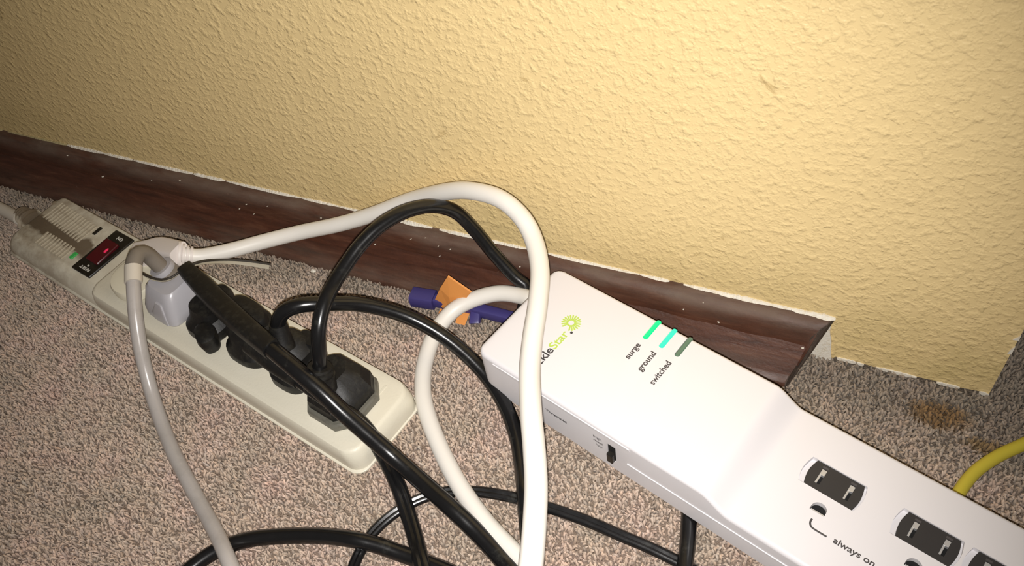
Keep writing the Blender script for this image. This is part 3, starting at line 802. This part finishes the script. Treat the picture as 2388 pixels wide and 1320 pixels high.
def build_grey():
    root = local_thing('grey_power_cord', 'grey power cord with a blue-grey moulded plug arching over the first socket', 'power cord', SL(-165, 23, 15.4))
    def sec(u, v, z, a, b, e=3.4, rot=0.0): return [(*SL(*_p)[:2], _p[2]) for _p in ring(u, v, z, a, b, e, rot)]
    part('plug', loft([sec(-163, 24.5, 15.5, 14, 13.5, 5), sec(-163, 24.5, 17, 14.8, 14.2, 5), sec(-163, 24, 22, 14.6, 13.8, 5), sec(-163.5, 23, 28, 13, 11.8, 4.5), sec(-164, 22.4, 33, 11.8, 9.6, 4.5), sec(-164, 22, 34.6, 10.4, 8.2, 4)]), M['grey_plug'], root, world=True)
    part('plug_inset', loft([sec(-160.5, 38.2, 17, 7, .9, 4), sec(-160.3, 37.4, 22, 6.4, .9, 4), sec(-160, 34.4, 29.6, 2.4, .8, 4)]), M['grey_plug'], root, world=True)
    g = GREY
    dirv = (Vector(g[1]) - Vector(g[0])).normalized(); a = Vector(g[0])
    part('strain_relief', tube([a - dirv * 9, a - dirv * 3, a + dirv * 3], lambda t: (8.8 - 2.2 * t, 8.8 - 2.2 * t), 22), M['grey_boot'], root, world=True)
    part('collar', tube([a + dirv * .5, a + dirv * 2, a + dirv * 4], lambda t: (7.4 - .5 * abs(t - .5), 7.4 - .5 * abs(t - .5)), 24, smoothpath=True, step=.8), M['grey_plug'], root, world=True)
    part('elbow', tube(g[0:6], 4.6, 18), M['grey_boot'], root, world=True)
    P = spline(g[4:9], 1.0); 
    part('sleeve', tube([g[5], tuple((Vector(g[5]) + Vector(g[6])) / 2), g[6]], 4.75, 18), M['grey_sleeve'], root, world=True)
    part('cord', tube(g[5:], 3.9, 16), M['grey_cord'], root, world=True)
build_grey()

# ------------------------------------------------------------------ black plugs and cords
def sec(u, v, z, a, b, e=3.0, rot=0.0): return [(*SL(*_p)[:2], _p[2]) for _p in ring(u, v, z, a, b, e, rot)]

def build_flat_plug():
    root = local_thing('black_power_cord', 'thick black cord lying diagonally over the other plugs from its flat winged plug', 'power cord', SL(-131, 22, 15.4))
    part('plug', loft([sec(-131, 22, 15.5, 13, 14), sec(-131, 22, 17, 13.8, 14.8), sec(-131, 22, 22, 13.2, 14.2), sec(-132, 21, 26, 10, 10.5), sec(-132, 20, 32, 10, 9)]), M['plug_black'], root, world=True)
    part('grip_wing', loft([sec(-120, 34.5, 18, 7.5, 5, 2.6, .5), sec(-120, 34.5, 25, 8.6, 6, 2.6, .5), sec(-120, 34.5, 28.5, 8, 5.4, 2.6, .5), sec(-120, 34.5, 29.6, 6, 3.8, 2.4, .5)]), M['plug_black'], root, world=True)
    part('grip_wing', loft([sec(-131, 10.5, 18, 7, 5, 2.6, .4), sec(-130, 11, 28, 8, 6, 2.6, .4), sec(-129, 11.5, 33, 7, 5, 2.4, .4)]), M['plug_black'], root, world=True)
    p0 = Vector(SL(-155, 11.8, 38)); p1 = Vector(CORD_P1[0]); p2 = Vector(CORD_P1[1])
    part('strain_relief', tube([p0, p0.lerp(p1, .5), p1, p2, Vector(CORD_P1[2])], lambda t: ((4.6 + 1.2 * min(1, t * 4)) - 1.0 * max(0, t - .55) / .45, 5.4 - .6 * t), 20, shape='box', upv=(0, 0, 1)), M['plug_black'], root, world=True)
    part('cord', tube(CORD_P1, 4.4, 16), M['black'], root, world=True)
build_flat_plug()

def build_oval_plug():
    root = local_thing('black_power_cord', 'black twin cord running under the diagonal cord from an oval plug', 'power cord', SL(-96, 21, 15.4))
    part('plug', loft([sec(-96, 21, 15.5, 15, 14, 2.8), sec(-96, 21, 17.5, 16, 15, 2.8), sec(-96, 21, 22, 15.4, 14.4, 2.8), sec(-97, 20, 26, 12, 12, 2.6), sec(-98, 18.5, 32, 13, 12, 2.4), sec(-98, 18, 34.5, 11, 10, 2.2)]), M['plug_black'], root, world=True)
    part('grip', loft([sec(-101, 14, 30, 14, 6.5, 2.2, .12), sec(-101, 14, 36, 15, 7, 2.2, .12), sec(-101, 14, 39, 13.6, 5.8, 2.2, .12), sec(-101, 14, 40, 10, 3.6, 2.2, .12)]), M['plug_black'], root, world=True)
    part('strain_relief', tube(CORD_P2[0:3], lambda t: (6.8 - 2.2 * t, 6.2 - 1.8 * t), 18), M['plug_black'], root, world=True)
    part('cord', tube(CORD_P2, lambda t: (4.0, 3.0), 20, shape='twin', upv=(0, 0, 1)), M['black'], root, world=True)
build_oval_plug()

def build_loop_plug():
    root = local_thing('black_power_cord', 'black cord looping low over the carpet and the white cord from the middle plug', 'power cord', SL(-62, 21, 15.4))
    part('plug', loft([sec(-62, 21, 15.5, 12.5, 14), sec(-62, 21, 17.5, 13.4, 14.8), sec(-62, 21, 23, 13, 14.4), sec(-63, 20, 27, 10.5, 11), sec(-64, 19, 33, 10.8, 11.4, 2.6), sec(-66, 18.5, 38, 8, 8.5, 2.4), sec(-67, 18.5, 40, 5.5, 5.5, 2.2)]), M['plug_black'], root, world=True)
    part('grip_wing', loft([sec(-58, 10, 24, 8, 4.5, 2.4, .1), sec(-58, 10, 33, 8.6, 5, 2.4, .1), sec(-58, 10, 36, 7, 3.6, 2.4, .1)]), M['plug_black'], root, world=True)
    part('strain_relief', tube(CORD_A[0:3], lambda t: (6.2 - 1.6 * t, 6.2 - 1.6 * t), 18), M['plug_black'], root, world=True)
    part('cord', tube(CORD_A, 4.0, 16), M['black'], root, world=True)
build_loop_plug()

def build_arch_plug():
    root = local_thing('black_power_cord', 'dusty black cord arching up before the white cord from the eight-sided end plug', 'power cord', SL(-30, 21, 15.4))
    def octo(u, v, z, a, b, ch=.55):
        pts = []
        for (x, y) in ((1, -ch), (1, ch), (ch, 1), (-ch, 1), (-1, ch), (-1, -ch), (-ch, -1), (ch, -1)):
            pts.append(SL(u + x * a, v + y * b, z))
        out = []
        for i in range(8):
            p, q = Vector(pts[i]), Vector(pts[(i + 1) % 8])
            for k in range(3): out.append(tuple(p.lerp(q, k / 3)))
        return out
    part('flange', loft([octo(-28, 22.5, 15.5, 16, 16.5), octo(-28, 22.5, 16.5, 16.8, 17.3), octo(-28, 22.5, 20.5, 16.8, 17.3), octo(-28, 22.5, 21.5, 16, 16.5)]), M['plug_rim'], root, world=True)
    part('plug', loft([octo(-29, 21.5, 21, 15.6, 16), octo(-29, 21.5, 27, 15.2, 15.4), octo(-31, 20.5, 33, 12.6, 12.4), octo(-34, 20, 37, 8.5, 8.5, .45)]), M['plug_black'], root, world=True, smooth=25)
    a = Vector(CORD_B[0]); d = (Vector(CORD_B[1]) - a).normalized()
    part('strain_relief', tube([a - d * 10, a - d * 2, a + d * 3], lambda t: (8.6 - 2.6 * t, 8.6 - 2.6 * t), 22), M['plug_black'], root, world=True)
    for k, r in enumerate((7.6, 6.6)):
        q = a + d * (k * 3.0 - 3.0)
        part('ring', tube([q, q + d * .8, q + d * 1.6], lambda t, r=r: (r, r), 22, smoothpath=False), M['plug_black'], root, world=True)
    under = [(-161, -30, 12), (-154, -42, 5.0), (-136, -52, 3.9), (-104, -58, 3.9), (-76, -68, 3.9)]
    part('cord', tube(list(CORD_B) + under + list(CORD_B_FLOOR), 3.7, 16), M['black'], root, world=True)
build_arch_plug()

def cord_thing(name, path, rad, mat, label, cat, **kw):
    v, f = tube(path, rad, 16, **kw)
    o0 = Vector(path[len(path) // 2]); o0.z = min(p[2] for p in v)
    o = link(name, mesh(name, [tuple(Vector(p) - o0) for p in v], f), mat, None, o0)
    tag(o, label, cat); return o
cord_thing('black_flat_cord', CORD_THIN, lambda t: (2.9, 2.0), M['black'], 'thin flat black cord lying in a wide arc on the carpet under the white cord', 'cord', shape='twin', upv=(0, 0, 1))
cord_thing('black_thick_cord', CORD_THICK, 3.9, M['black'], 'thick black cord arching on the carpet beneath the lower end of the grey cord', 'cord')
cord_thing('yellow_cable', YELLOW, 3.0, M['yellow'], 'yellow cable lying on the carpet behind the white surge protector', 'cable')

# thin strap lying across the plugs at the end of the beige strip
def build_strap():
    root = local_thing('strap', 'thin grey strap with a dark wire edge curling from the grey plug towards the baseboard', 'strap', STRAP[-1])
    root.location.z = 0.0
    up_ = (0.12, -.45, .9)
    part('band', tube(STRAP, lambda t: (.5 + 2.0 * max(0, t - .35), .3), 10, shape='box', upv=up_), M['strap'], root, world=True)
    e = [tuple(Vector(p) + Vector((.2, 1.2 * min(1, i / 5) + .3, .5))) for i, p in enumerate(STRAP)]
    part('wire', tube(e, .75, 10), M['strap_edge'], root, world=True)
build_strap()

# ------------------------------------------------------------------ litter along the baseboard
def build_purple():
    root = local_thing('plastic_toy_piece', 'purple plastic toy piece lying along the baseboard behind the orange scrap', 'toy', (PURPLE[1][0], PURPLE[1][1], 0))
    a, b, c, d, leg = [Vector(p) for p in PURPLE]
    part('grip', tube([a, a.lerp(b, .5), b], lambda t: (5.0, 4.6), 16, shape='box', upv=(0, 0, 1)), M['purple'], root, world=True)
    part('bar', tube([b, c, d], lambda t: (3.2, 3.4), 16, shape='box', upv=(0, 0, 1)), M['purple'], root, world=True)
    part('peg', tube([c + Vector((0, 2, 0)), leg, leg + (leg - c) * .25], lambda t: (3.2, 3.0), 14, shape='box', upv=(0, 0, 1)), M['purple'], root, world=True)
build_purple()

def build_orange():
    root = local_thing('paper_scrap', 'small torn orange card scrap standing against the purple piece', 'scrap', (ORANGE[2][0], ORANGE[2][1], 0))
    mid = (Vector(ORANGE[0]) + Vector(ORANGE[2])) / 2 + Vector((0, -1.2, 0))
    P = [Vector(p) for p in ORANGE]
    left = [P[0], mid, P[2], P[3], P[4]]; rgt = [P[0], P[1], P[2], mid]
    part('flap', prism([tuple(p) for p in left], (.3, .8, .3)), M['orange'], root, world=True, smooth=0)
    part('flap', prism([tuple(p) for p in rgt], (.3, .8, .3)), M['orange'], root, world=True, smooth=0)
    L = [Vector(p) for p in ORANGE_LEGS]
    part('torn_corner', prism([tuple(L[0] + Vector((-1, 0, 0))), tuple(L[0] + Vector((4, -1, 0))), tuple(L[1] + Vector((3, 0, 0))), tuple(L[1])], (.2, .6, .5)), M['orange'], root, world=True, smooth=0)
    part('torn_corner', prism([tuple(L[2] + Vector((-6, 0, 0))), tuple(L[2] + Vector((2, 0, 0))), tuple(L[3] + Vector((1, 0, 0))), tuple(L[3] + Vector((-5, 0, 0)))], (.2, .6, .5)), M['orange'], root, world=True, smooth=0)
    part('torn_edge', tube([L[0] + Vector((1.5, -1, 1)), (L[0] + L[1]) / 2 + Vector((2.5, -1, 1)), L[1] + Vector((3.5, -.5, 0.6))], lambda t: (.8, .4), 8, upv=(0, 0, 1)), M['yellow_tip'], root, world=True)
build_orange()

def build_crumb():
    c = CRUMB[0]
    vf = loft([[(x * s, y * s, z) for x, y in ((2.2, 0), (1.2, 1.5), (-.6, 1.3), (-2.0, .3), (-1.0, -1.2), (.9, -1.3))] for s, z in ((.8, 0), (1, .8), (.55, 1.7))])
    o = link('plaster_crumb', mesh('plaster_crumb', *vf, smooth=0), M['plaster'], None, (c[0], c[1], .3))
    tag(o, 'small white plaster crumb on the carpet edge left of the arching black cord', 'crumb')
build_crumb()
